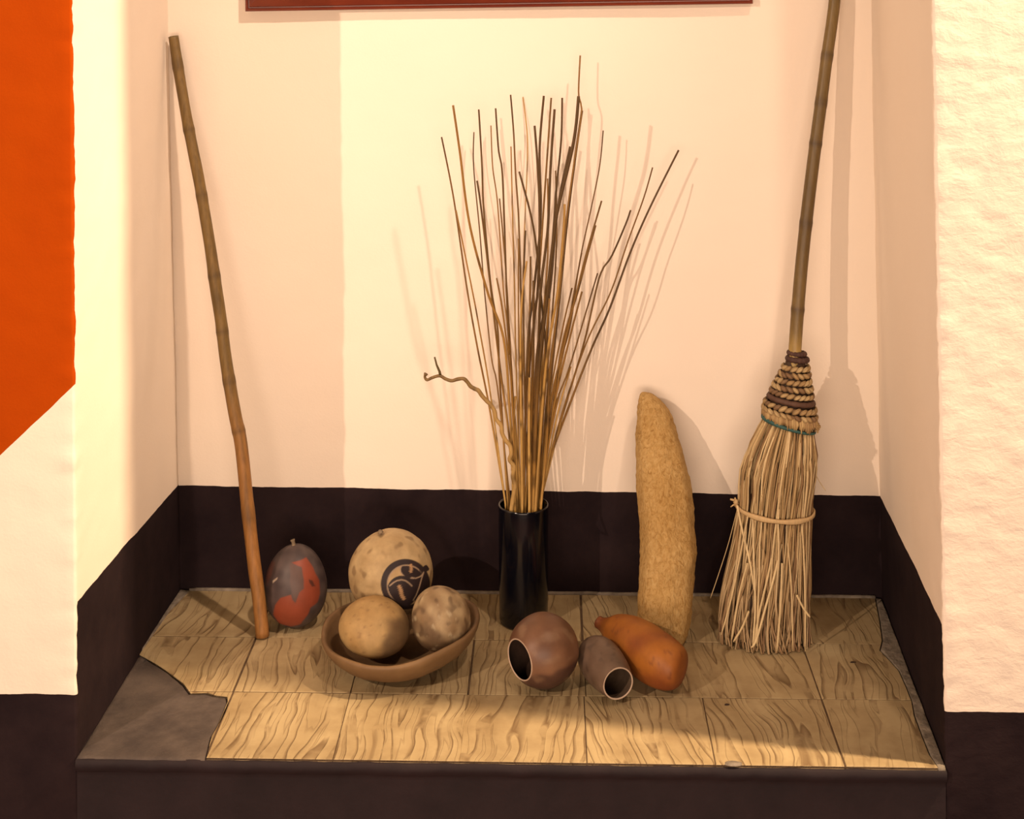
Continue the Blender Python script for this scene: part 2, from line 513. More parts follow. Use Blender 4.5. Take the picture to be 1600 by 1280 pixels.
def slab(name, outline, z1, mat, step, amp, k):
    """low mound of mortar over an outline: a grid clipped to it, with relief"""
    V, F = prism(outline, -0.008, z1, 0.004, 0.002)
    me = mk(name, V, F, mat, ledge, (sum(p[0] for p in outline) / len(outline), sum(p[1] for p in outline) / len(outline), z1), smooth=False)
    bm = bmesh.new(); bm.from_mesh(me.data)
    bmesh.ops.triangulate(bm, faces=[f for f in bm.faces if len(f.verts) > 4])
    for _ in range(step):
        bmesh.ops.subdivide_edges(bm, edges=[e for e in bm.edges if e.calc_length() > 0.012], cuts=1)
        bmesh.ops.triangulate(bm, faces=[f for f in bm.faces if len(f.verts) > 4])
    for v in bm.verts:
        if v.co.z > -0.004:
            wv = v.co + me.location
            v.co.z += amp * nz(wv, 28, k) + amp * 0.6 * nz(wv, 80, k + 3)
    bm.to_mesh(me.data); bm.free()
    me.data.polygons.foreach_set('use_smooth', [True] * len(me.data.polygons))
    return me
slab('cement_patch', [(-0.4035, -0.006)] + [(broken[0][0] - 0.002, -0.006)] + [(x - 0.0015, y - 0.001) for x, y in broken[1:]] + [(-0.3985, 0.34)], -0.0025, M_PATCH, 4, 0.0012, 2)
slab('mortar_strip', [(border[0][0] + 0.001, -0.005)] + [(x + 0.002, y) for x, y in border[1:-1]] + [(border[-1][0] + 0.002, 0.598)] + [(0.984, 0.598), (0.953, -0.005)][::1], 0.0005, M_MORTAR, 4, 0.0016, 7)
slab('mortar_strip', [(-0.399, 0.345), (-0.396, 0.345), (-0.387, 0.50), (-0.370, 0.594), (-0.389, 0.598)], 0.002, M_MORTAR, 3, 0.0012, 11)
# thin line of mortar where tiles meet the back wall
V, F = tube([Vector((-0.372 + 1.345 * i / 60, 0.5975 + 0.001 * nz((i, 0, 0), 0.7, 2), 0.0005 + 0.0012 * nz((i, 0, 0), 0.9, 4))) for i in range(61)], 0.0042, 6)
mk('mortar_joint', V, F, M_MORTAR, ledge, (0.27, 0.598, 0))
# smear of mortar on front edge
p0 = pix(1145, 1188, 2, 0.0)
V, F = lathe([(0, 0.002), (0.006, 0.0018), (0.010, 0.0008), (0.012, -0.001)], 14, Matrix(((1.3, 0, 0), (0, .6, 0), (0, 0, 1))), (p0.x, -0.001, 0.0), 0.003, 3, 120)
mk('mortar_smear', V, F, M_MORTAR, ledge, (p0.x, -0.001, 0))
# two dark chips in the glaze
M_CHIP = flat_mat('dark_chip', lin(40, 28, 22), lin(58, 42, 32), 0.9, 60)
for px_, py_, sx_, r_ in ((1333, 1035, 1.5, 0.0034), (1136, 1101, 1.2, 0.0032)):
    p0 = pix(px_, py_, 2, 0.0)
    V, F = lathe([(0, 0.0006), (r_ * .6, 0.0005), (r_, 0.0002), (r_ * 1.05, -0.001)], 12, Matrix(((sx_, .3, 0), (0, .9, 0), (0, 0, 1))), (p0.x, p0.y, 0.0), 0.0012, 3, 300)
    mk('chip', V, F, M_CHIP, ledge, (p0.x, p0.y, 0))
# ---------------------------------------------------------------- picture frame
M_FRAME = flat_mat('red_wood', lit(104, 34, 18), lit(126, 48, 24), 0.32, 6, 0.1, 0.0004, 0.5, (1, 1, 6))
M_MAT = flat_mat('picture_paper', lin(214, 200, 176), lin(222, 208, 186), 0.9, 5)
FY = 0.598
A0, A1 = pix(381, 18.5, 1, 0.568), pix(1178, 6.5, 1, 0.568)
fx = (A1 - A0).normalized(); fz = Vector((-fx.z, 0, fx.x)); fw = (A1 - A0).length; fh = 0.56
pf = tag(empty('picture_frame', A0 + fx * fw / 2 + Vector((0, FY - 0.568, 0))), 'red-brown wooden picture frame hanging slightly crooked above the reeds', 'picture frame')
FP = [(0, 0.0), (0, 0.016), (0.0015, 0.019), (0.0055, 0.0205), (0.0065, 0.018), (0.0085, 0.018), (0.010, 0.023), (0.026, 0.031), (0.032, 0.0315), (0.036, 0.029), (0.041, 0.014), (0.041, 0.0)]
def rail(c0, d, inw, length):
    V, F = [], []; n = len(FP)
    for e in (0, 1):
        for u, dep in FP:
            s = u if e == 0 else length - u
            V.append(c0 + d * s + inw * u + Vector((0, FY - 0.568 - dep, 0)))
    for k in range(n):
        F.append((k, (k + 1) % n, n + (k + 1) % n, n + k))
    F += [tuple(range(n)), tuple(reversed(range(n, 2 * n)))]
    mk('rail', V, F, M_FRAME, pf, c0 + d * length / 2, smooth=False)
B0, B1 = A0 + fz * fh, A1 + fz * fh
rail(A0, fx, fz, fw); rail(B1, -fx, -fz, fw); rail(B0, -fz, fx, fh); rail(A1, fz, -fx, fh)
q = [A0 + fx * 0.038 + fz * 0.038, A1 - fx * 0.038 + fz * 0.038, B1 - fx * 0.038 - fz * 0.038, B0 + fx * 0.038 - fz * 0.038]
V = [v + Vector((0, FY - 0.568 - 0.010, 0)) for v in q] + [v + Vector((0, FY - 0.568 - 0.003, 0)) for v in q]
mk('backing_sheet', V, [(0, 1, 2, 3), (7, 6, 5, 4), (0, 4, 5, 1), (1, 5, 6, 2), (2, 6, 7, 3), (3, 7, 4, 0)], M_MAT, pf, sum(V, Vector()) / 8, smooth=False)

# ---------------------------------------------------------------- wooden staff
M_WOOD = paint_mat('staff_wood', 0.55, 0.35, 30, 0.35, 0.35, 0.0010, (6, 6, 0.8))
sp = [(271, 57), (279, 110), (291, 180), (301, 232), (311, 282), (320, 335), (329, 390), (337, 447), (345, 499), (352, 556), (360, 607), (368, 652), (377, 697), (387, 793), (397, 880), (405, 940), (410, 990)]
pts = [pixk(x, y, 0.398, 0.162) for x, y in sp]
pts = resample(pts, 120)
knots = [0.055, 0.15, 0.28, 0.42, 0.52, 0.61, 0.72, 0.82]
rad, cols = [], []
V, F = [], []
for i, p in enumerate(pts):
    t = i / (len(pts) - 1)
    r = 0.0102 + 0.0024 * t
    for k in knots: r += 0.0009 * math.exp(-((t - k) / 0.008) ** 2)
    r += 0.0006 * nz(p, 14, 3)
    rad.append(r)
dz = pts[-1].z - 0.003
pts = [p - Vector((0, 0, dz)) if False else p for p in pts]
pts[-1].z = 0.0005 + 0.002
V, F = tube(pts, rad, 14)
for i in range(len(pts)):
    t = i / (len(pts) - 1)
    for s in range(14):
        c = mixc(lit(136, 100, 50), lit(184, 120, 60), sstep(0.55, 0.85, t))
        a = nz((s * 0.35, t * 9, 0), 1.6, 4)
        c = mixc(c, lit(84, 60, 30), 0.9 * max(0, a))
        for k in knots: c = mixc(c, lit(80, 56, 32), 0.5 * math.exp(-((t - k) / 0.006) ** 2))
        if i == 0: c = lin(120, 104, 70)
        cols.append(c)
staff = tag(mk('wooden_staff', V, F, M_WOOD, None, pts[-1], colors=cols), 'long knotty wooden staff leaning into the left corner of the niche', 'staff')

# ---------------------------------------------------------------- painted red gourd
M_REDG = paint_mat('painted_gourd', 0.5, 0.4, 30, 0.22, 0.15, 0.0006)
M_STEM = flat_mat('dry_stem', lin(96, 82, 64), lin(140, 122, 98), 0.8, 60, 0.4, 0.001)
def inpoly(x, y, P):
    c = False
    for i in range(len(P)):
        (x1, y1), (x2, y2) = P[i - 1], P[i]
        if (y1 > y) != (y2 > y) and x < (x2 - x1) * (y - y1) / (y2 - y1) + x1: c = not c
    return c
def pdist(x, y, P, closed=True):
    best = 1e9
    for i in range(0 if closed else 1, len(P)):
        (x1, y1), (x2, y2) = P[i - 1], P[i]
        dx, dy = x2 - x1, y2 - y1; L2 = dx * dx + dy * dy or 1e-9
        t = max(0, min(1, ((x - x1) * dx + (y - y1) * dy) / L2))
        best = min(best, math.hypot(x - x1 - t * dx, y - y1 - t * dy))
    return best
def inside_amt(x, y, P, soft):
    d = pdist(x, y, P)
    return sstep(-soft, soft, d if inpoly(x, y, P) else -d)
rc = pix(462, 914, 2, 0.0745)
V, F = lathe(egg(0.0585, 0.0745, 150, 0.09), 220, None, rc, 0.0012, 5, 22)
Z8 = lambda L: [((x / 4.706 + 220), (y / 4.706 + 780)) for x, y in L]
orange = Z8([(1112, 468), (1165, 452), (1215, 432), (1270, 505), (1312, 600), (1322, 690), (1300, 760), (1248, 800), (1225, 850), (1180, 915), (1100, 935), (1012, 915), (975, 850), (985, 780), (1030, 728), (1102, 705), (1118, 745), (1134, 768), (1165, 690), (1203, 655), (1196, 590), (1180, 500), (1130, 478)])
leaf = Z8([(1100, 470), (1180, 500), (1198, 590), (1203, 655), (1165, 690), (1134, 768), (1108, 700), (1095, 600)])
leftred = Z8([(905, 470), (955, 440), (985, 470), (960, 560), (925, 640)])
spots = [Z8([(1235, 590), (1262, 600), (1272, 628), (1285, 640), (1255, 640), (1240, 615)]), Z8([(968, 600), (1005, 572), (1003, 590), (970, 617)])]
cols = []
VC = (rc - CAM).normalized()
for v in V:
    d = v - CAM
    x = 800 + F_PX * d.dot(RGT) / d.dot(FWD); y = PY0 + F_PX * d.dot(DWN) / d.dot(FWD)
    n = nz(v, 60, 1); c = mixc(lit(66, 50, 46), lit(92, 72, 64), 0.5 + n)
    if (v - rc).dot(VC) < 0.01:
        x += 1.2 * n; y += 1.2 * nz(v, 60, 8)
        c = mixc(c, lit(102, 56, 42), 0.75 * inside_amt(x, y, leftred, 2.5))
        c = mixc(c, lit(146, 64, 38), inside_amt(x, y, orange, 1.2))
        c = mixc(c, lit(98, 68, 56), 0.8 * inside_amt(x, y, leaf, 1.0))
        c = mixc(c, lit(60, 34, 26), 0.8 * inside_amt(x, y, spots[0], 0.6))
        c = mixc(c, lin(168, 150, 132), 0.9 * inside_amt(x, y, spots[1], 0.6))
    else:
        c = mixc(c, lit(146, 64, 38), 0.9 * sstep(0.05, 0.15, nz(v, 22, 6)))
    cols.append(c)
gb = tag(mk('painted_gourd', V, F, M_REDG, None, (rc.x, rc.y, 0), colors=cols), 'red and grey-brown painted gourd standing behind the wooden staff', 'gourd')
top = rc + Vector((-0.004, 0, 0.072))
V, F = tube([top + Vector((0, 0, -0.003)), top + Vector((0.0, 0, 0.004)), top + Vector((-0.001, 0, 0.009)), top + Vector((-0.002, 0, 0.012))], [0.0065, 0.0032, 0.0034, 0.0046], 10)
mk('stem', V, F, M_STEM, gb, top)

# ---------------------------------------------------------------- clay bowl
M_CLAY = flat_mat('brown_clay', lit(110, 77, 46), lit(136, 99, 62), 0.6, 9, 0.25, 0.0012, 0.35, bscale=30)
BC = Vector((0.079, 0.313, 0))
prof = [(0, 0.0), (0.035, 0.0005), (0.064, 0.003), (0.094, 0.012), (0.116, 0.026), (0.132, 0.043), (0.1395, 0.056), (0.1420, 0.063), (0.1415, 0.0675), (0.1385, 0.0690), (0.1335, 0.0670), (0.130, 0.060), (0.120, 0.043), (0.103, 0.031), (0.080, 0.024), (0.05, 0.0205), (0.02, 0.0195), (0, 0.0195)]
V, F = lathe(prof, 96)
M = Matrix.Rotation(R2(-4.2), 3, 'Y') @ Matrix.Rotation(R2(1.5), 3, 'X')
out = []
for v in V:
    th = math.atan2(v.y, v.x); rr = math.hypot(v.x, v.y)
    k = 1 + 0.012 * math.sin(2 * th + 0.4) + 0.008 * math.sin(3 * th + 1)
    z = 0.96 * v.z * (1 + 0.05 * math.sin(2 * th + 2.2) + 0.03 * math.sin(5 * th)) + 0.0012 * nz(v, 40, 5)
    out.append(M @ Vector((v.x * k * 0.985, v.y * k * 1.0, z)))
mz = min(v.z for v in out)
V = [v + BC - Vector((0, 0, mz)) for v in out]
bowl = tag(mk('clay_bowl', V, F, M_CLAY, None, BC), 'shallow brown clay bowl holding three round gourds', 'bowl')

# ---------------------------------------------------------------- round gourds
M_GOURD = paint_mat('dry_gourd', 0.6, 0.35, 70, 0.22, 0.25, 0.0007)
def gourd_ball(name, c, rx, rz, fn, label, M=None, seg=96, n=64, wob=0.0015, k=1.0, skew=0.05, group=None):
    V, F = lathe(egg(rx, rz, n, skew), seg, M, c, 0, 0)
    V = [v + (v - c).normalized() * (wob * nz(v, 18, k) + wob * 0.4 * nz(v, 60, k)) for v in V]
    mz = min(v.z for v in V)
    o = mk(name, V, F, M_GOURD, None, c, colors=[fn(v) for v in V])
    return tag(o, label, 'gourd', group)
# tall one behind the bowl, with the dark engraved emblem on its shoulder
gc = pix(611, 896, 2, 0.128); GR = 0.0772
def zz(L): return [(580 + x / 12.8, 860 + y / 12.8) for x, y in L]
ring_c = (633.5, 913.0)
oval1 = (645.0, 890.5, 18.0, 12.5); oval2 = (628.0, 924.5, 23.5, 24.5)
line_r = zz([(1050, 440), (1010, 560), (960, 740), (900, 900), (840, 1000)])
arc_in = zz([(370, 710), (440, 650), (520, 605), (610, 590), (690, 610), (760, 660), (815, 715)])
lowcurve = zz([(810, 545), (880, 560), (950, 540), (1010, 500), (1045, 450)])
serif1 = zz([(790, 300), (805, 345), (800, 390), (790, 425)]); serif2 = zz([(560, 725), (590, 790), (600, 860), (620, 920), (650, 965)])
def emblem(v):
    n = nz(v, 34, 2); n2 = nz(v, 95, 6)
    c = mixc(lit(176, 138, 90), lit(204, 166, 114), 0.5 + n)
    c = mixc(c, lit(128, 94, 58), 0.7 * sstep(0.18, 0.55, nz(v, 62, 9)))
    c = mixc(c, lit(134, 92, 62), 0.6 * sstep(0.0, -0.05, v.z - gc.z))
    d = v - CAM
    if (v - gc).dot(d.normalized()) > 0.02: return c
    x = 800 + F_PX * d.dot(RGT) / d.dot(FWD); y = PY0 + F_PX * d.dot(DWN) / d.dot(FWD)
    ink, cream = lit(42, 26, 25), lit(166, 132, 100)
    a = math.atan2(y - ring_c[1], x - ring_c[0])
    rx_, ry_ = 38.5, 39.5
    rho = math.hypot((x - ring_c[0]) / rx_, (y - ring_c[1]) / ry_)
    if rho > 1.15: return c
    aa = 0.02
    disc = sstep(1 + aa, 1 - aa, rho)
    knob = max(sstep(5.5, 4.5, math.hypot(x - 666, y - 888)), 0)
    inner = sstep(0.80 + aa, 0.80 - aa, math.hypot((x - ring_c[0] - 1.5) / rx_, (y - ring_c[1] - 1) / ry_))
    c2 = ink
    right_dark = sstep(-1, 1, (x - 640) - (y - 905) * 0.25) * sstep(-2, 0, y - 893)
    tan = mixc(lit(178, 136, 88), lit(194, 154, 102), 0.5 + n)
    right_dark = max(right_dark, sstep(650, 654, x))
    body = mixc(tan, ink, right_dark)
    e1 = math.hypot((x - oval1[0]) / oval1[2], (y - oval1[1]) / oval1[3])
    e2 = math.hypot((x - oval2[0]) / oval2[2], (y - oval2[1]) / oval2[3])
    body = mixc(body, cream, sstep(1.16, 1.10, e1)); body = mixc(body, ink, sstep(1.05, 1.0, e1))
    body = mixc(body, ink, sstep(1.03, 0.99, e2))
    edge = sstep(0.74, 0.765, math.hypot((x - ring_c[0] - 1.5) / rx_, (y - ring_c[1] - 1) / ry_)) * sstep(8, 0, x - 655)
    body = mixc(body, cream, edge * (1 if x < 655 else 0.3) * sstep(940, 930, y))
    c2 = mixc(ink, body, inner)
    for L_, wd in ((line_r, 0.9), (arc_in, 1.0), (lowcurve, 0.8)):
        c2 = mixc(c2, cream, sstep(wd + 0.5, wd - 0.4, pdist(x, y, L_, False)))
    for L_, wd in ((serif1, 2.2), (serif2, 2.8)):
        zig = 1.1 * math.sin(y * 2.1)
        c2 = mixc(c2, lit(176, 128, 84), sstep(wd + 0.6, wd - 0.6, pdist(x + zig, y, L_, False)))
    c = mixc(c, c2, max(disc, 0))
    return mixc(c, ink, knob)
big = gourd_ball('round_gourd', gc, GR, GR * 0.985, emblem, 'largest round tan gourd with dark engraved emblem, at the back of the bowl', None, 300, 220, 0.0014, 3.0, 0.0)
tp = gc + Vector((-0.018, -0.01, 0.0775))
V, F = tube([tp, tp + Vector((-0.0008, 0, 0.0035)), tp + Vector((-0.001, 0, 0.005))], [0.0055, 0.004, 0.002], 10)
mk('stem', V, F, M_STEM, big, tp)
# two in the bowl
lc = pix(585.5, 979, 2, 0.0785)
def lfn(v):
    c = mixc(lit(180, 134, 78), lit(196, 152, 94), 0.5 + nz(v, 30, 4))
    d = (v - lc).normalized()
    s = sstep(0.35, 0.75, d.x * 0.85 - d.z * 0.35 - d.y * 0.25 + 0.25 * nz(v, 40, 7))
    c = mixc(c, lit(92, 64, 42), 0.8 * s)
    return mixc(c, lit(126, 86, 52), 0.4 * sstep(0.3, 0.6, nz(v, 120, 3)))
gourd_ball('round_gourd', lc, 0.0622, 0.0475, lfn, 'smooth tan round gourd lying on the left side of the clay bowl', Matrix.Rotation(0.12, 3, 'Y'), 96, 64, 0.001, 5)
rcn = pix(688, 966, 2, 0.090)
def rfn(v):
    c = mixc(lit(148, 112, 74), lit(190, 154, 108), 0.5 + 1.2 * nz(v, 45, 4))
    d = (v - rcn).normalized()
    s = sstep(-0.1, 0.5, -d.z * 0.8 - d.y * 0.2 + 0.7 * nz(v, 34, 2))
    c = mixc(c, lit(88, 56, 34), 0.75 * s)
    c = mixc(c, lit(84, 56, 36), 0.6 * sstep(0.15, 0.5, nz(v, 70, 12)))
    return mixc(c, lit(206, 176, 132), 0.6 * sstep(0.32, 0.6, nz(v, 90, 15)))
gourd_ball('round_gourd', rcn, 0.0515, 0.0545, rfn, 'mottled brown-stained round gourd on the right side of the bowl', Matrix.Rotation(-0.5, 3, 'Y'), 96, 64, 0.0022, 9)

# ---------------------------------------------------------------- black vase with reeds
mt, nt, bs = newmat('black_glaze')
bs.inputs['Base Color'].default_value = lin(7, 8, 15); bs.inputs['Roughness'].default_value = 0.16
bump(nt, bs, noise_(nt, objco(nt), 22, 3), 0.05, 0.001)
M_BLACK = mt
VB = Vector((0.290, 0.480, 0)); VH = 0.2195
prof = [(0, 0.0), (0.041, 0.0), (0.0445, 0.0015), (0.0455, 0.005), (0.0460, 0.06), (0.0468, 0.15), (0.0472, VH - 0.003), (0.0466, VH - 0.0005), (0.0455, VH), (0.0442, VH - 0.0008), (0.0434, VH - 0.004), (0.0425, 0.12), (0.0415, 0.012), (0, 0.009)]
V, F = lathe(prof, 72, None, VB)
tag(mk('black_vase', V, F, M_BLACK, None, VB), 'tall black glazed cylinder vase holding the dry reeds', 'vase')

M_REED = paint_mat('dry_reed', 0.5, 0.35, 90, 0.25, 0.2, 0.0004, (4, 4, 0.6))
def Pz(L):
    return [(640 + x / 3.2, (60 if k == 'a' else 420) + y / 3.2) for k, x, y in L]
def parse(s):
    return Pz([(t[0], *map(float, t[1:].split(','))) for t in s.split()])
REEDS = [  # path from tip to rim, radius mm, colour (0 pale .. 1 dark), depth of tip
 ('a160,493 a220,800 a285,1240 b340,400 b400,700 b470,1150', 2.2, .6, .02),
 ('a232,860 a315,1270 b345,280 b400,600 b480,1150', 1.9, .4, -.03),
 ('a217,335 a250,560 a300,930 a390,1270 b470,350 b500,700 b530,1150', 2.9, .45, -.05),
 ('a322,468 a320,640 a350,960 a375,1270 b410,450 b440,600 b500,1150', 1.7, .5, .05),
 ('a337,712 a355,830 a400,1200 b450,480 b505,900 b520,1150', 2.5, .8, -.02),
 ('a346,355 a362,640 a370,850 a405,1230 b440,300 b450,550 b490,1150', 2.4, .6, .03),
 ('a407,435 a415,640 a440,830 a470,1270 b500,400 b540,1150', 1.7, .4, .05),
 ('a430,350 a445,560 a465,700 a485,1270 b500,450 b530,800 b560,1150', 2.3, .8, -.03),
 ('a505,282 a520,470 a530,680 a545,900 a556,1270 b560,500 b575,1150', 2.2, .7, .0),
 ('a507,540 a515,900 a525,1270 b530,400 b550,1150', 1.8, .3, .05),
 ('a567,292 a588,480 a588,640 a575,950 b560,300 b545,700 b550,1150', 1.5, .15, .06),
 ('a548,667 a610,900 a640,1100 a655,1270 b690,500 b690,800 b660,1150', 2.6, .75, -.05),
 ('a625,437 a640,640 a650,900 a640,1270 b620,300 b600,1150', 3.0, .75, -.02),
 ('a671,287 a650,560 a655,900 a620,1270 b590,400 b570,1150', 3.0, .7, .01),
 ('a708,297 a690,560 a670,850 a640,1270 b600,500 b590,1150', 2.5, .45, .04),
 ('a725,355 a705,640 a690,960 a655,1270 b640,500 b610,1150', 3.2, .8, -.04),
 ('a763,297 a757,520 a730,800 a700,1270 b680,500 b640,1150', 2.6, .75, .02),
 ('a845,290 a820,520 a740,860 a720,1000 a690,1270 b640,600 b620,1150', 4.0, .9, -.05),
 ('a853,85 a845,280 a860,370 a820,640 a780,940 a750,1270 b690,600 b650,1150', 2.2, .25, .03),
 ('a862,360 a822,640 a785,940 a752,1270 b700,600 b645,1150', 3.3, .85, .05),
 ('a802,540 a740,860 a700,1270 b640,400 b600,1150', 3.0, .8, .05),
 ('a968,460 a950,640 a910,840 a850,1120 b800,300 b720,600 b670,1150', 1.7, .5, .03),
 ('a960,813 a920,950 a870,1130 b780,350 b700,700 b655,1150', 2.3, .5, -.03),
 ('a930,935 a890,1080 a840,1270 b760,400 b690,900 b660,1150', 2.6, .4, -.01),
 ('a1105,858 a1080,930 a1010,1090 b950,40 b870,380 b760,750 b668,1150', 2.4, .8, .03),
 ('a1215,645 a1170,800 a1090,1020 a1005,1270 b880,380 b740,800 b672,1150', 1.9, .4, .0),
 ('a1345,558 a1200,850 a1100,1080 b1000,200 b910,400 b800,680 b700,960 b666,1150', 2.6, .85, .04),
 ('a940,1175 b890,190 b800,490 b700,780 b660,1150', 1.9, .65, -.03),
 ('a775,830 a770,960 a740,1270 b680,500 b630,1150', 3.2, .1, -.05),
 ('b862,115 b800,350 b720,700 b650,1150', 2.4, .3, -.04),
 ('b812,95 b765,300 b700,650 b640,1150', 2.1, .5, .04),
 ('a450,800 b480,0 b510,500 b545,1150', 1.9, .4, .05),
 ('a435,1200 b470,250 b520,700 b540,1150', 2.1, .5, -.04),
 ('a585,1115 b555,300 b565,1150', 2.6, .1, -.05),
 ('a605,1090 b600,300 b585,1150', 2.6, .35, .03),
 ('a700,1160 b665,400 b635,1150', 2.3, .3, -.03),
 ('a860,1070 b790,300 b700,800 b655,1150', 2.2, .3, .05),
 ('b600,545 b597,800 b600,1150', 3.0, .25, -.05),
 ('b655,485 b650,800 b630,1150', 2.8, .55, -.04),
 ('b528,640 b515,900 b520,1150', 2.8, .3, -.05),
 ('a580,960 b570,100 b575,600 b590,1150', 2.2, .6, .04),
 ('a690,700 a690,1100 b660,300 b620,700 b610,1150', 2.0, .4, .06),
 ('a730,660 a735,1000 b715,200 b670,700 b625,1150', 2.1, .6, .06),
 ('a545,1000 b545,300 b560,1150', 1.9, .2, .06),
 ('b700,150 b660,600 b615,1150', 2.6, .2, -.03),
 ('b620,60 b615,600 b580,1150', 2.8, .45, .0),
 ('b748,625 b700,850 b655,1150', 2.6, .5, -.05),
 ('b500,430 b520,800 b530,1150', 2.6, .45, -.05),
 ('b806,490 b735,750 b655,1150', 2.2, .35, -.02),
 ('b570,250 b560,700 b555,1150', 2.3, .15, .05),
]
PALE, MID, DK = lit(228, 174, 94), lit(162, 110, 42), lit(88, 58, 20)
tips = []
for s, rmm, dk, dy in REEDS: tips.append(parse(s)[0])
order = sorted(range(len(tips)), key=lambda i: tips[i][0])
rank = {i: k + 1 for k, i in enumerate(order)}
ORD = ['', 'first', 'second', 'third', 'fourth', 'fifth', 'sixth', 'seventh', 'eighth', 'ninth', 'tenth']
def ordinal(n):
    if n <= 10: return ORD[n]
    if 10 < n % 100 < 14: return '%dth' % n
    return '%d%s' % (n, {1: 'st', 2: 'nd', 3: 'rd'}.get(n % 10, 'th'))
SPECIAL = {0: 'thin reed with the leftmost upper tip of the bunch, lower than its neighbour', 26: 'long dark reed leaning farthest right out of the vase',
           18: 'pale thin reed reaching highest of all in the vase', 17: 'thickest dark brown reed, blunt tip just under the highest one',
           2: 'stout brown reed with the highest tip on the left side', 25: 'thin reed leaning right, just inside the long dark one'}
rng = random.Random(11)
import numpy as np
paths, rads = [], []
for i, (s, rmm, dk, dy) in enumerate(REEDS):
    px = parse(s)
    # where it crosses the rim: inside the mouth of the vase
    rimx = pix(px[-1][0], px[-1][1], 1, VB.y).x
    dx = max(-0.0345, min(0.0325, rimx - VB.x))
    room = math.sqrt(max(0.0, 0.038 ** 2 - dx * dx))
    yr = VB.y + (dy / 0.06) * 0.75 * room + rng.uniform(-0.1, 0.1) * room
    yt = yr + dy * 0.9 + 0.012
    y1_ = px[-1][1]
    pts = []
    for (x, y) in px[:-1]:
        t = (y1_ - y) / max(y1_ - 86, 1)
        pts.append(pix(x, y, 1, yr + (yt - yr) * t * 1.6))
    pts.append(Vector((VB.x + dx, yr, VH + 0.002)))
    foot = Vector((VB.x + dx * 0.75 + rng.uniform(-.006, .006), VB.y + (yr - VB.y) * 0.75, 0.0125))
    paths.append(resample(pts, 60) + [foot]); rads.append(rmm / 1000 * 0.92)
# let the bundle settle: reeds lie in front of or behind one another instead of through one another
NR = len(paths); LZ = np.arange(0.0125, 1.10, 0.0115); NL = len(LZ)
Xr = np.zeros((NR, NL)); Yr = np.zeros((NR, NL)); ON = np.zeros((NR, NL), bool)
for i, p in enumerate(paths):
    z = np.array([v.z for v in p])[::-1]; k_ = np.argsort(z); z = z[k_]
    Xr[i] = np.interp(LZ, z, np.array([v.x for v in p])[::-1][k_]); Yr[i] = np.interp(LZ, z, np.array([v.y for v in p])[::-1][k_])
    ON[i] = LZ <= z[-1] + 0.02
RR = np.array(rads); SUM = (RR[:, None] + RR[None, :] + 0.0007)[:, :, None]
both = ON[:, None, :] & ON[None, :, :] & ~np.eye(NR, dtype=bool)[:, :, None]
inv = (LZ < VH - 0.015)[None, None, :]
ORDER = None
for it in range(600):
    dX = Xr[:, None, :] - Xr[None, :, :]; dY = Yr[:, None, :] - Yr[None, :, :]
    close = both & (np.abs(dX) < SUM)
    if ORDER is None:
        ORDER = np.sign((dY * (both & (np.abs(dX) < 0.010))).sum(2) + 1e-9 * (np.arange(NR)[:, None] - np.arange(NR)[None, :]))[:, :, None]
    need = np.sqrt(np.maximum(SUM ** 2 - dX ** 2, 0)) * 1.06
    gap = np.where(close, np.maximum(need - dY * ORDER, 0), 0)
    push = (gap * ORDER * 0.5).max(1) + (gap * ORDER * 0.5).min(1)
    for _ in range(3):                                       # stiff stems: spread each push along the reed
        push[:, 1:-1] = np.maximum(np.abs(push[:, 1:-1]), 0) * np.sign(push[:, 1:-1]) * 0.5 + 0.25 * (push[:, :-2] + push[:, 2:])
    Yr += 0.6 * push
    Xr[:, LZ < VH - 0.015] += 0.0
    if it % 10 == 0 and it < 480:
        Ys = Yr.copy(); Ys[:, 1:-1] = 0.5 * Yr[:, 1:-1] + 0.25 * (Yr[:, :-2] + Yr[:, 2:]); Yr = Ys
    lim = np.sqrt(np.maximum(0.0410 ** 2 - (np.abs(Xr - VB.x) + RR[:, None]) ** 2, 1e-7))
    low = LZ < VH + 0.006
    Yr[:, low] = np.clip(Yr[:, low], VB.y - lim[:, low], VB.y + lim[:, low])
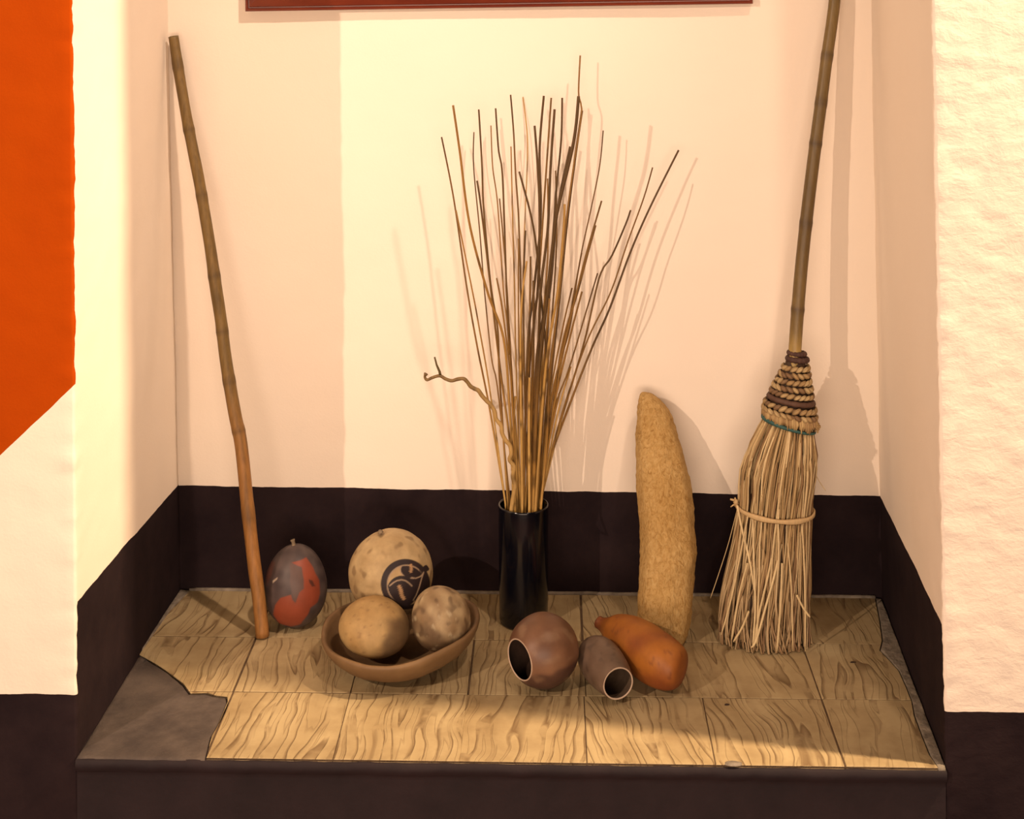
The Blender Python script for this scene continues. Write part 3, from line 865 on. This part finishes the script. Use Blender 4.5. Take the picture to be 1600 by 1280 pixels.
for i, (s, rmm, dk, dy) in enumerate(REEDS):
    px = parse(s); y0_ = px[0][1]
    p = paths[i]; top_z = p[0].z
    zz_ = np.concatenate([[top_z], LZ[LZ < top_z - 0.004][::-1]])
    xs_ = np.interp(zz_, LZ, Xr[i]); ys_ = np.interp(zz_, LZ, Yr[i])
    xs_[0] = p[0].x
    k = [Vector((xs_[j], ys_[j], zz_[j])) for j in range(len(zz_))]
    foot = k[-1]; n = len(k) - 1
    r0 = rads[i]
    rad = [r0 * (0.80 + 0.20 * j / n) for j in range(n + 1)]
    nodes = [rng.uniform(0.1, 0.9) for _ in range(3)]
    V, F = tube(k, rad, 7)
    cols = []
    hue = rng.uniform(-0.20, 0.22)
    for j, p in enumerate(k):
        t = j / n
        hgt = (p.z - VH) / 0.85
        d = max(0, min(1, 0.15 + hue + (dk * 1.1) * sstep(-0.05, 0.55, hgt) + 0.35 * dk * (1 - sstep(0.0, 0.12, t))))
        c = mixc(PALE, MID, d * 2) if d < 0.5 else mixc(MID, DK, d * 2 - 1)
        for q_ in nodes: c = mixc(c, DK, 0.7 * (abs(t - q_) < 0.012))
        c = mixc(c, lit(112, 76, 36), 0.5 * max(0, nz((i, t * 5, 0), 1.3, 2)))
        cols += [c] * 7
    lab = SPECIAL.get(i)
    if not lab:
        hh = 'tall' if y0_ < 230 else ('middling' if y0_ < 400 else 'short')
        tone_ = 'dark brown' if dk >= .7 else ('brown' if dk >= .4 else 'straw-yellow')
        lab = '%s %s reed in the black vase, %s tip counting from the left' % (hh, tone_, ordinal(rank[i]))
    tag(mk('dry_reed', V, F, M_REED, None, foot, colors=cols), lab, 'reed', 'dry reeds in the black vase')

# crooked twig
tw = parse('b82,525 b76,542 b88,556 b110,546 b150,535 b178,550 b210,560 b240,552 b270,550 b290,568 b305,588 b325,600 b345,610 b362,635 b385,660 b405,680 b425,712 b432,750 b458,785 b462,820 b478,855 b502,885 b508,925 b500,955 b522,990 b516,1040 b528,1080 b522,1150')
pts = []
for j, (x, y) in enumerate(tw[:-1]):
    t = (tw[-1][1] - y) / (tw[-1][1] - tw[0][1])
    pts.append(pix(x, y, 1, 0.447 - 0.026 * t))
k = resample(pts, 90) + [Vector((0.268, 0.451, VH + 0.003)), Vector((0.270, 0.455, 0.015))]
rad = [0.0024 + 0.0016 * min(1, j / 40) + 0.0005 * nz((j, 0, 0), 0.4, 3) for j in range(len(k))]
rad[0] = 0.0042; rad[1] = 0.0034
V, F = tube(k, rad, 9)
cols = []
for j in range(len(k)):
    c = mixc(lit(140, 104, 56), lit(200, 152, 86), sstep(25, 60, j))
    cols += [mixc(c, lit(90, 62, 32), max(0, 1.2 * nz((j, 1, 0), 0.25, 5)))] * 9
twig = tag(mk('crooked_twig', V, F, M_REED, None, k[-1], colors=cols), 'crooked wavy twig sticking out left of the reeds, forked tip', 'twig')
fk = [pix(640 + x / 3.2, 420 + y / 3.2, 1, 0.421) for x, y in ((153, 530), (150, 515), (135, 480), (130, 460), (125, 442))]
V, F = tube(fk, [0.0026, 0.0024, 0.0019, 0.0017, 0.0016], 8)
mk('side_shoot', V, F, M_REED, twig, fk[0], colors=[lit(96, 74, 34)] * len(V))

# ---------------------------------------------------------------- loofah
mt, nt, bs = newmat('loofah_fibre')
co = objco(nt, (1, 1, 0.55))
n1 = noise_(nt, co, 150, 5, 0.7, 1.2); n2 = noise_(nt, co, 12, 4)
vor = N(nt, 'ShaderNodeTexVoronoi', feature='DISTANCE_TO_EDGE', inp={'Scale': 170.0}); nt.links.new(co, vor.inputs['Vector'])
r = ramp(nt, [(0.30, lit(166, 118, 62)), (0.50, lit(206, 160, 98)), (0.70, lit(222, 178, 118))]); nt.links.new(n1, r.inputs[0])
r2 = ramp(nt, [(0.35, lin(236, 226, 206)), (0.7, lin(255, 252, 246))]); nt.links.new(n2, r2.inputs[0])
nt.links.new(mix(nt, 1.0, r.outputs[0], r2.outputs[0], 'MULTIPLY'), bs.inputs['Base Color'])
bs.inputs['Roughness'].default_value = 0.9; bs.inputs['Specular IOR Level'].default_value = 0.15
bump(nt, bs, n1, 0.9, 0.003); bump(nt, bs, vor.outputs['Distance'], 0.5, 0.002)
M_LOOF = mt
rows = [(613, 1003, 1010), (616, 1000, 1020), (624, 998, 1031), (640, 996, 1045), (660, 995, 1053), (700, 994, 1065), (760, 995, 1080), (820, 999, 1085), (862, 1001, 1088), (886, 999, 1085), (920, 998, 1083), (955, 997, 1080), (980, 997, 1077), (996, 999, 1073), (1006, 1006, 1066), (1010, 1018, 1054)]
ctr, hw = [], []
for y, a, b in rows:
    c = pixk((a + b) / 2, y, 0.392, 0.40); e = pixk(b, y, 0.392, 0.40)
    ctr.append(c); hw.append((e - c).length)
ctr = resample(ctr, 150)
hv = resample([Vector((h, 0, 0)) for h in hw], 150)
V, F = [], []
SD = 56
for i, c in enumerate(ctr):
    for s in range(SD):
        th = 2 * PI * s / SD
        h = max(hv[i].x, 0.002)
        lobe = 1 + 0.018 * math.cos(8 * th)
        p = c + Vector((math.cos(th) * h * lobe, math.sin(th) * h * 0.92 * lobe, 0.35 * -math.sin(th) * h * 0.3))
        nrm = Vector((math.cos(th), math.sin(th), 0))
        p += nrm * (0.0022 * nz(p, 40, 2) + 0.0016 * nz(p, 130, 5))
        V.append(p)
for i in range(149):
    for s in range(SD):
        F.append((i * SD + s, (i + 1) * SD + s, (i + 1) * SD + (s + 1) % SD, i * SD + (s + 1) % SD))
F.append(tuple(range(SD))); F.append(tuple(reversed(range(149 * SD, 150 * SD))))
mz = min(v.z for v in V)
V = [Vector((v.x, v.y, max(v.z, 0.0) if v.z < 0.004 else v.z)) for v in V]
tag(mk('loofah', V, F, M_LOOF, None, ctr[-1]), 'long fibrous tan loofah leaning upright against the back wall', 'loofah')

# ---------------------------------------------------------------- pear-shaped orange gourd
M_ORG = paint_mat('varnished_gourd', 0.5, 0.3, 70, 0.18, 0.15, 0.0005)
path = [pix(1064, 1052, 2, 0.045), pix(1050, 1046, 2, 0.046), pix(1022, 1031, 2, 0.047), pix(990, 1008, 2, 0.046), pix(965, 992, 2, 0.043), pix(950, 984, 2, 0.042), pix(938, 978, 2, 0.043), pix(929, 972, 2, 0.046)]
path = [p + Vector((0.0035, 0.0055, 0)) for p in path]
k = resample(path, 80)
V, F = [], []; cols = []; sd = 56
for i, p in enumerate(k):
    t = i / 79
    r = 0.0450 * (1 - (1 - min(t / 0.34, 1)) ** 2.1) ** 0.5
    if t > 0.34: r = 0.0450 * (1 - 0.76 * sstep(0.34, 0.92, t))
    if t > 0.93: r *= max(0.05, 1 - ((t - 0.93) / 0.07) ** 2.2 * 0.95)
    tg = (k[min(i + 1, 79)] - k[max(i - 1, 0)])
    a, c = frame_along(tg, Vector((0, 0, 1)))
    for s in range(sd):
        th = 2 * PI * s / sd
        v = p + (a * math.cos(th) + c * math.sin(th)) * max(r, 0.0006)
        v += (v - p).normalized() * (0.0012 * nz(v, 24, 3))
        v.z = max(v.z, 0.0004)
        V.append(v)
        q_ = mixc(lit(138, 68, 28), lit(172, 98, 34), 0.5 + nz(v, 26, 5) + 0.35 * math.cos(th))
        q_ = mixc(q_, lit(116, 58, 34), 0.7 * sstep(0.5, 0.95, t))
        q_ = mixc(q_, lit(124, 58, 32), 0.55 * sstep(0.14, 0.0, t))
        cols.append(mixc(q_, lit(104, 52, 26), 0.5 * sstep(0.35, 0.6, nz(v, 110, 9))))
for i in range(79):
    for s in range(sd):
        F.append((i * sd + s, i * sd + (s + 1) % sd, (i + 1) * sd + (s + 1) % sd, (i + 1) * sd + s))
F.append(tuple(reversed(range(sd)))); F.append(tuple(range(79 * sd, 80 * sd)))
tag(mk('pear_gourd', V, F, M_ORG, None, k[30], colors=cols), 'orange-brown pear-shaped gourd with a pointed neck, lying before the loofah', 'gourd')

# ---------------------------------------------------------------- two hollow gourd cups
M_CUP1 = paint_mat('brown_shell', 0.45, 0.4, 50, 0.2, 0.15, 0.0006)
M_INSIDE = flat_mat('shell_inside', lin(46, 32, 24), lin(70, 50, 38), 0.9, 30)
M_INSIDE2 = flat_mat('shell_inside_pale', lin(84, 66, 50), lin(112, 92, 72), 0.9, 30)
M_RIM = flat_mat('cut_rim', lin(168, 146, 126), lin(184, 162, 142), 0.8, 40)
def cup(name, c, axis, outer, th, fn, label, minside):
    """outer: (r, z) from closed pole to the mouth along the axis"""
    M = axis_matrix(axis)
    V, F = lathe(outer, 80, M, c, 0, 0)
    V = [v + (v - c).normalized() * 0.0010 * nz(v, 26, 2) for v in V]
    mz = min(v.z for v in V); sh = Vector((0, 0, -mz + 0.0003))
    V = [v + sh for v in V]
    o = mk(name, V, F, M_CUP1, None, (c.x, c.y, 0), colors=[fn(v - sh, M) for v in V])
    tag(o, label, 'gourd cup')
    inn = []
    for r, z in reversed(outer):
        inn.append((max(r - th, 0), z + (th if r < th * 2 else 0)))
    inn[-1] = (0, outer[0][1] + th)
    V, F = lathe([q_ for i, q_ in enumerate(inn) if q_[0] > 0 or i == len(inn) - 1], 80, M, c + sh)
    mk('hollow', V, F, minside, o, c)
    r1, z1 = outer[-1]
    V, F = lathe([(r1 + 0.0002, z1 - 0.0004), (r1 - 0.0001, z1 + 0.0007), (r1 - th + 0.0002, z1 + 0.0007), (r1 - th - 0.0003, z1 - 0.0006)], 80, M, c + sh)
    rm = mk('rim', V, F, M_RIM, o, c + M @ Vector((0, 0, z1)))
    rm['label'] = 'thin pale cut rim'
    return o
R1 = 0.0585
c1 = pix(849, 1018, 2, R1)
out1 = []
for i in range(41):
    a = -PI / 2 + (PI / 2 + math.acos(0.0335 / 0.0585) * 1.0) * i / 40
    out1.append((0.0 if i == 0 else R1 * math.cos(a) * (1 + 0.03 * math.cos(a)), R1 * 1.06 * math.sin(a)))
def f1(v, M):
    c = mixc(lit(106, 66, 42), lit(140, 94, 64), 0.5 + 1.1 * nz(v, 30, 4))
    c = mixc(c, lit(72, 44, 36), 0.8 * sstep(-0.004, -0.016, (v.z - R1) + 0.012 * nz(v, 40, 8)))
    return mixc(c, lit(146, 106, 74), 0.5 * sstep(0.15, 0.4, nz(v, 50, 14)))
cup('round_gourd_cup', c1, (-0.78, -0.62, -0.03), out1, 0.0019, f1, 'round brown hollow gourd cup, mouth facing left, before the vase', M_INSIDE)
m2, b2 = pix(966, 1073, 2, 0.032), pix(921, 1016, 2, 0.034)
ax2 = (m2 - b2); L2 = ax2.length; c2 = (m2 + b2) / 2
out2 = []
for i in range(37):
    t = i / 36
    z = -L2 / 2 + L2 * t
    r = 0.0375 * max(0.0, 1 - abs((t - 0.46) / 0.462) ** 2.5) ** 0.5 if t < 0.46 else 0.0375 - (0.0375 - 0.0268) * ((t - 0.46) / 0.54) ** 1.9
    out2.append((0.0 if i == 0 else r, z))
def f2(v, M):
    c = mixc(lit(104, 76, 56), lit(126, 96, 74), 0.5 + nz(v, 40, 4))
    return mixc(c, lit(76, 54, 42), 0.5 * sstep(0.2, 0.5, nz(v, 90, 8)))
cup('oval_gourd_cup', c2, ax2, out2, 0.0020, f2, 'small grey-brown oval hollow gourd cup, mouth facing the viewer', M_INSIDE2)

# ---------------------------------------------------------------- straw broom
M_STRAW = paint_mat('broom_straw', 0.65, 0.3, 80, 0.2, 0.15, 0.0003, (3, 3, 0.4))
M_BAMB = paint_mat('bamboo', 0.45, 0.4, 30, 0.3, 0.2, 0.0004, (6, 6, 0.7))
M_GREEN = flat_mat('green_cord', lit(40, 74, 66), lit(56, 90, 80), 0.6, 60, 0.3, 0.0006)
BY0, BK = 0.418, 0.125
bp = lambda x, y: pixk(x, y, BY0, BK)
base = pix(1195, 1000, 2, 0.0)
broom = tag(empty('straw_broom', (base.x, base.y, 0)), 'straw broom with bamboo handle and plaited neck, standing bristles down', 'broom')
# handle
hp = [(1330, -215), (1318, -120), (1308, -40), (1302, 20), (1292, 90), (1283, 160), (1274, 228), (1265, 300), (1257, 370), (1251, 430), (1246, 490), (1242, 548), (1238, 610)]
pts = resample([bp(x, y) for x, y in hp], 120)
nod = [(1292.5, 88), (1283, 160), (1277, 225), (1264, 350), (1251, 484), (1312, -40)]
nzv = [bp(x, y).z for x, y in nod]
rad = []; cols = []
for p in pts:
    r = 0.0113 + 0.0010 * sstep(1.3, 0.6, p.z)
    e = max(math.exp(-((p.z - z) / 0.006) ** 2) for z in nzv)
    rad.append(r + 0.0010 * e)
    c = mixc(lit(100, 72, 34), lit(132, 100, 52), 0.5 + 1.2 * nz((0, 0, p.z), 5, 3))
    c = mixc(c, lit(70, 46, 28), 0.65 * e)
    c = mixc(c, lit(178, 138, 72), sstep(0.56, 0.50, p.z))
    cols += [c] * 16
V, F = tube(pts, rad, 16)
mk('handle', V, F, M_BAMB, broom, pts[60], colors=cols)

def ring(cx, cy, half, tilt, n, depth=0.62):
    """closed loop of points round the broom, tilted in the wall-parallel plane; returns points + outward dirs"""
    c = bp(cx, cy); e = bp(cx + half, cy + half * tilt)
    ux = (e - c); dep = Vector((0, 1, 0)) * ux.length * depth
    return [c + ux * math.cos(2 * PI * i / n) + dep * math.sin(2 * PI * i / n) for i in range(n)], c
def closed_tube(P, radf, sides=8):
    V, F = [], []; n = len(P)
    c = sum(P, Vector()) / n
    for i, p in enumerate(P):
        t = (P[(i + 1) % n] - P[i - 1]).normalized()
        a = (p - c); a = (a - t * a.dot(t)).normalized(); b = t.cross(a)
        r = radf(i)
        for s in range(sides):
            th = 2 * PI * s / sides
            V.append(p + a * (math.cos(th) * r) + b * (math.sin(th) * r))
    for i in range(n):
        j = (i + 1) % n
        for s in range(sides):
            F.append((i * sides + s, i * sides + (s + 1) % sides, j * sides + (s + 1) % sides, j * sides + s))
    return V, F
DKB = lit(76, 48, 38); TAN1, TAN2 = lit(180, 138, 86), lit(218, 178, 120)
# solid core under the plaiting and the straw
core = [(1244, 548, 12), (1243, 570, 16), (1239, 600, 24), (1236, 640, 35), (1234, 661, 38), (1226, 700, 44), (1218, 740, 50), (1212, 790, 50), (1207, 850, 52), (1200, 920, 54), (1195, 960, 54)]
V, F = [], []
for (x, y, h) in core:
    P, c = ring(x, y, h, 0.22, 24)
    V += P
for i in range(len(core) - 1):
    for s in range(24):
        F.append((i * 24 + s, i * 24 + (s + 1) % 24, (i + 1) * 24 + (s + 1) % 24, (i + 1) * 24 + s))
F.append(tuple(range(24))); F.append(tuple(reversed(range((len(core) - 1) * 24, len(core) * 24))))
mk('straw_core', V, F, M_STRAW, broom, bp(1215, 780), colors=[lit(70, 46, 28)] * len(V))
rows = [(1245, 552, 14, .10, .0052, 1, 0), (1246, 561, 16.5, .08, .0060, 1, 0), (1243.5, 574, 20, .06, .0060, 0, 13), (1242, 584, 23, .05, .0062, 0, 15), (1240, 594, 26, .08, .0062, 0, 17),
        (1238.5, 604, 30, .11, .0062, 0, 19), (1237, 614, 32.5, .15, .0060, 0, 21), (1236, 624, 36, .17, .0056, 1, 21), (1234.5, 634, 39, .18, .0064, 0, 23), (1234, 644, 41, .20, .0062, 0, 23)]
for ri, (x, y, h, tl, r, dark, lumps) in enumerate(rows):
    n = 84
    P, c = ring(x, y, h - 2, tl, n, 0.72)
    V, F, cols = [], [], []
    if dark:
        V, F = closed_tube(P, lambda i: r * (0.93 + 0.07 * math.sin(i * 1.1) + 0.05 * nz((i, ri, 0), 0.3, 2)), 10)
        for i in range(n):
            cc = mixc(DKB, lit(112, 76, 54), (0.5 if ri == 7 else 0.15) + 0.5 * nz((i * 0.15, ri, 0), 0.9, 1))
            cols += [cc] * 10
    else:
        # each row is a two-strand twist: slanted, overlapping strands wrapped over an inner cord
        V, F = closed_tube(P, lambda i: r * 0.62, 8)
        cols = [lit(128, 92, 58)] * len(V)
        ph = rng.uniform(0, 1)
        for k_ in range(lumps):
            u = ((k_ + ph + rng.uniform(-.12, .12)) / lumps) % 1.0 * n
            i0 = int(u) % n; i1 = (i0 + 1) % n
            p = P[i0].lerp(P[i1], u - int(u))
            t = (P[i1] - P[i0]).normalized(); out_ = (p - c); out_ = (out_ - t * out_.dot(t)).normalized(); up_ = t.cross(out_)
            sl = math.radians(rng.uniform(26, 44)) * (1 if ri % 2 else -1)
            d_ = t * math.cos(sl) + up_ * math.sin(sl)
            half = r * rng.uniform(1.20, 1.50); wd = r * rng.uniform(0.60, 0.76)
            cc = mixc(TAN1, TAN2, rng.random())
            if rng.random() < 0.22: cc = mixc(cc, lit(122, 84, 56), 0.8)
            pts_ = []; rr_ = []
            for q_ in range(7):
                a_ = -1 + q_ / 3
                pts_.append(p + d_ * (half * a_) + out_ * (r * (0.62 - 0.42 * a_ * a_)))
                rr_.append(wd * math.sqrt(max(0.06, 1 - 0.9 * a_ * a_)))
            n0 = len(V)
            tube(pts_, rr_, 8, True, V, F, 0.75, out_)
            for q_ in range(len(V) - n0):
                s_ = q_ % 8
                cols.append(mixc(mixc(cc, lit(110, 76, 46), 0.45 * (s_ % 2)), lit(84, 56, 36), 0.5 * abs((q_ // 8) / 3 - 1) ** 2))
    o = mk('binding_cord', V, F, M_STRAW, broom, c, colors=cols)
    if dark: o['label'] = 'dark brown binding cord'
# frayed plait ends above the green cord
V, F, cols = [], [], []
for i in range(90):
    th = 2 * PI * i / 90 + rng.uniform(-.03, .03)
    def at(x, y, h, tl, k=1.0):
        c = bp(x, y); e = bp(x + h, y + h * tl); ux = e - c
        return c + ux * math.cos(th) * k + Vector((0, 1, 0)) * ux.length * 0.72 * math.sin(th) * k
    a = at(1234, 645, 40, .2); b = at(1234.5, 653, 42.5, .24); d = at(1234, 662 + rng.uniform(-4, 3), 41, .27, rng.uniform(0.96, 1.06))
    if math.cos(th) > 0.75: d += Vector((rng.uniform(0, .009), 0, rng.uniform(0, .012)))
    r = rng.uniform(.0018, .0034)
    n0 = len(V); tube([a, b, d], [r, r * 1.1, r * 0.7], 6, True, V, F)
    c = mixc(lit(156, 114, 70), lit(204, 162, 104), rng.random())
    cols += [c] * (len(V) - n0)
tag(mk('plait_fringe', V, F, M_STRAW, broom, bp(1234, 655), colors=cols), kind='stuff')
P, c = ring(1233, 663, 40, .29, 72, 0.72)
V, F = closed_tube(P, lambda i: 0.0036 + 0.0012 * math.sin(2 * PI * i / 72 - 1.2), 10)
mk('green_cord', V, F, M_GREEN, broom, c)['label'] = 'green cord tied below the plaited neck'

LV = [(1233, 655, 37, .26), (1223, 700, 54, .16), (1216, 740, 60, .10), (1211, 792, 58.5, .06), (1206, 850, 62, .06), (1198, 915, 69, .06), (1194, 965, 73, .04)]
LVC = []
for (x, y, h, tl) in LV:
    c = bp(x, y); e = bp(x + h, y + h * tl); LVC.append((c, e - c))
cb = pix(1194, 1001, 2, 0.0); eb = pix(1268, 1001, 2, 0.0)
LVC.append((Vector((cb.x, cb.y, 0.0)), Vector(((eb - cb).x, -0.004, 0.0))))
def straw_pt(l, th, rho, dep=0.66):
    c, ux = LVC[l]
    return c + ux * (math.cos(th) * rho) + Vector((0, 1, 0)) * (ux.length * dep * math.sin(th) * rho)
def straw_path(th, rho, drift, end_z, curl=0.0):
    P = []
    for l in range(8):
        k = max(0, l - 3) / 4
        rr = min(1.0, rho + (0.06 * rng.uniform(-1, 1)) + curl * k * k)
        if l == 3: rr = min(rr, 0.985)
        p = straw_pt(l, th + drift * k + 0.05 * rng.uniform(-1, 1), rr)
        P.append(p)
    P[-1].z = end_z
    return resample(P, 15)
STR1, STR2, STR3 = lit(186, 144, 90), lit(240, 200, 142), lit(128, 88, 54)
V, F, cols = [], [], []
for i in range(520):
    th = rng.uniform(0, 2 * PI); rho = rng.uniform(0.72, 1.0) if rng.random() < 0.75 else rng.uniform(0.3, 0.75)
    P = straw_path(th, rho, rng.gauss(0, 0.30), 0.0016)
    if rng.random() < 0.45: P = resample(P[:rng.choice((13, 14, 14, 14))], 15)
    r = rng.uniform(0.0013, 0.0021) if rng.random() < 0.6 else rng.uniform(0.0020, 0.0034)
    n0 = len(V)
    tube(P, [r * (0.9 if j < 12 else 0.75) for j in range(15)], 4, True, V, F, 0.55)
    c = mixc(STR1, STR2, rng.random()) if rng.random() < 0.72 else mixc(STR3, STR1, rng.random())
    for j in range(15):
        cc = mixc(c, lit(150, 108, 78), 0.45 * sstep(6, 14, j))
        cols += [cc] * 4
tag(mk('bristles', V, F, M_STRAW, broom, bp(1210, 850), colors=cols), kind='stuff')
# the stray straws in front that can be picked apart
FRONT = [[(1152, 790), (1160, 830), (1172, 880), (1180, 930)], [(1151, 800), (1138, 850), (1122, 900), (1110, 935)], [(1212, 800), (1209, 850), (1200, 900), (1186, 960), (1178, 1011)],
         [(1221, 850), (1210, 900), (1196, 950), (1182, 1000), (1174, 1012)], [(1226, 805), (1232, 860), (1237, 930), (1239, 1018)], [(1222, 880), (1220, 940), (1214, 1018)],
         [(1170, 800), (1158, 860), (1144, 930), (1127, 992)], [(1168, 880), (1155, 930), (1143, 1000)], [(1252, 800), (1256, 870), (1258, 940), (1258, 1018)], [(1245, 930), (1255, 950), (1266, 965)],
         [(1170, 955), (1160, 980), (1146, 1003)], [(1176, 800), (1178, 880), (1180, 950), (1176, 1010)], [(1186, 800), (1187, 870), (1184, 960), (1183, 1010)], [(1271, 735), (1280, 752), (1290, 767)]]
for k_, L_ in enumerate(FRONT):
    P = []
    for (x, y) in L_:
        f_ = 0.049 * sstep(655, 1000, y) + 0.012
        if k_ in (1, 13): f_ = 0.0
        elif k_ == 0: f_ = 0.02 + 0.03 * sstep(790, 930, y)
        p = pixk(x, y, BY0 - f_, BK)
        if p.z < 0.0015: p = pix(x, y, 2, 0.0015)
        P.append(p)
    r = 0.0008 if k_ in (1, 13) else rng.uniform(0.0016, 0.0024)
    P = resample(P, 14)
    V, F = tube(P, [r] * 12 + [r * .8, r * .5], 6, True, None, None, 0.6)
    c = mixc(STR1, STR2, 0.4 + 0.6 * rng.random())
    mk('straw', V, F, M_STRAW, broom, P[0], colors=[c] * len(V))
# raffia strap and its knot
P, c = ring(1211, 794, 60, .085, 80, 0.70)
V, F = [], []
for i, p in enumerate(P):
    o_ = (p - c).normalized()
    hh = 0.0050 + 0.0008 * math.sin(i * 0.5)
    sag = Vector((0, 0, -0.006 * max(0, -math.sin(2 * PI * i / 80))))
    for dz_, do_ in ((-hh, 0.0010), (-hh * .6, 0.0028), (hh * .05, 0.0030), (hh * .6, 0.0030), (hh, 0.0010), (0, -0.002)):
        V.append(p + sag + Vector((0, 0, dz_)) + o_ * do_)
for i in range(80):
    for s in range(6):
        F.append((i * 6 + s, ((i + 1) % 80) * 6 + s, ((i + 1) % 80) * 6 + (s + 1) % 6, i * 6 + (s + 1) % 6))
strap = mk('strap', V, F, M_STRAW, broom, c, colors=[lit(216, 172, 116) if i % 6 in (1, 2, 3) else lit(196, 150, 98) for i in range(len(V))])
strap['label'] = 'pale raffia strap round the bristles'
kc = bp(1149, 785)
V, F = [], []
for a, b_, r in (((0, 0, -.006), (0.002, -.004, .006), .0042), ((-.003, -.002, .002), (.006, -.003, -.003), .0036), ((0, -.002, .003), (-.010, -.004, .007), .0022), ((0, -.002, -.002), (-.009, -.002, -.008), .0014), ((0, 0, .002), (-.001, -.004, .010), .0020)):
    A_, B_ = kc + Vector(a), kc + Vector(b_)
    tube([A_, (A_ + B_) / 2 + Vector((0, -.0015, .001)), B_], [r * .8, r, r * .7], 7, True, V, F)
mk('knot', V, F, M_STRAW, strap, kc, colors=[lit(212, 168, 112)] * len(V))
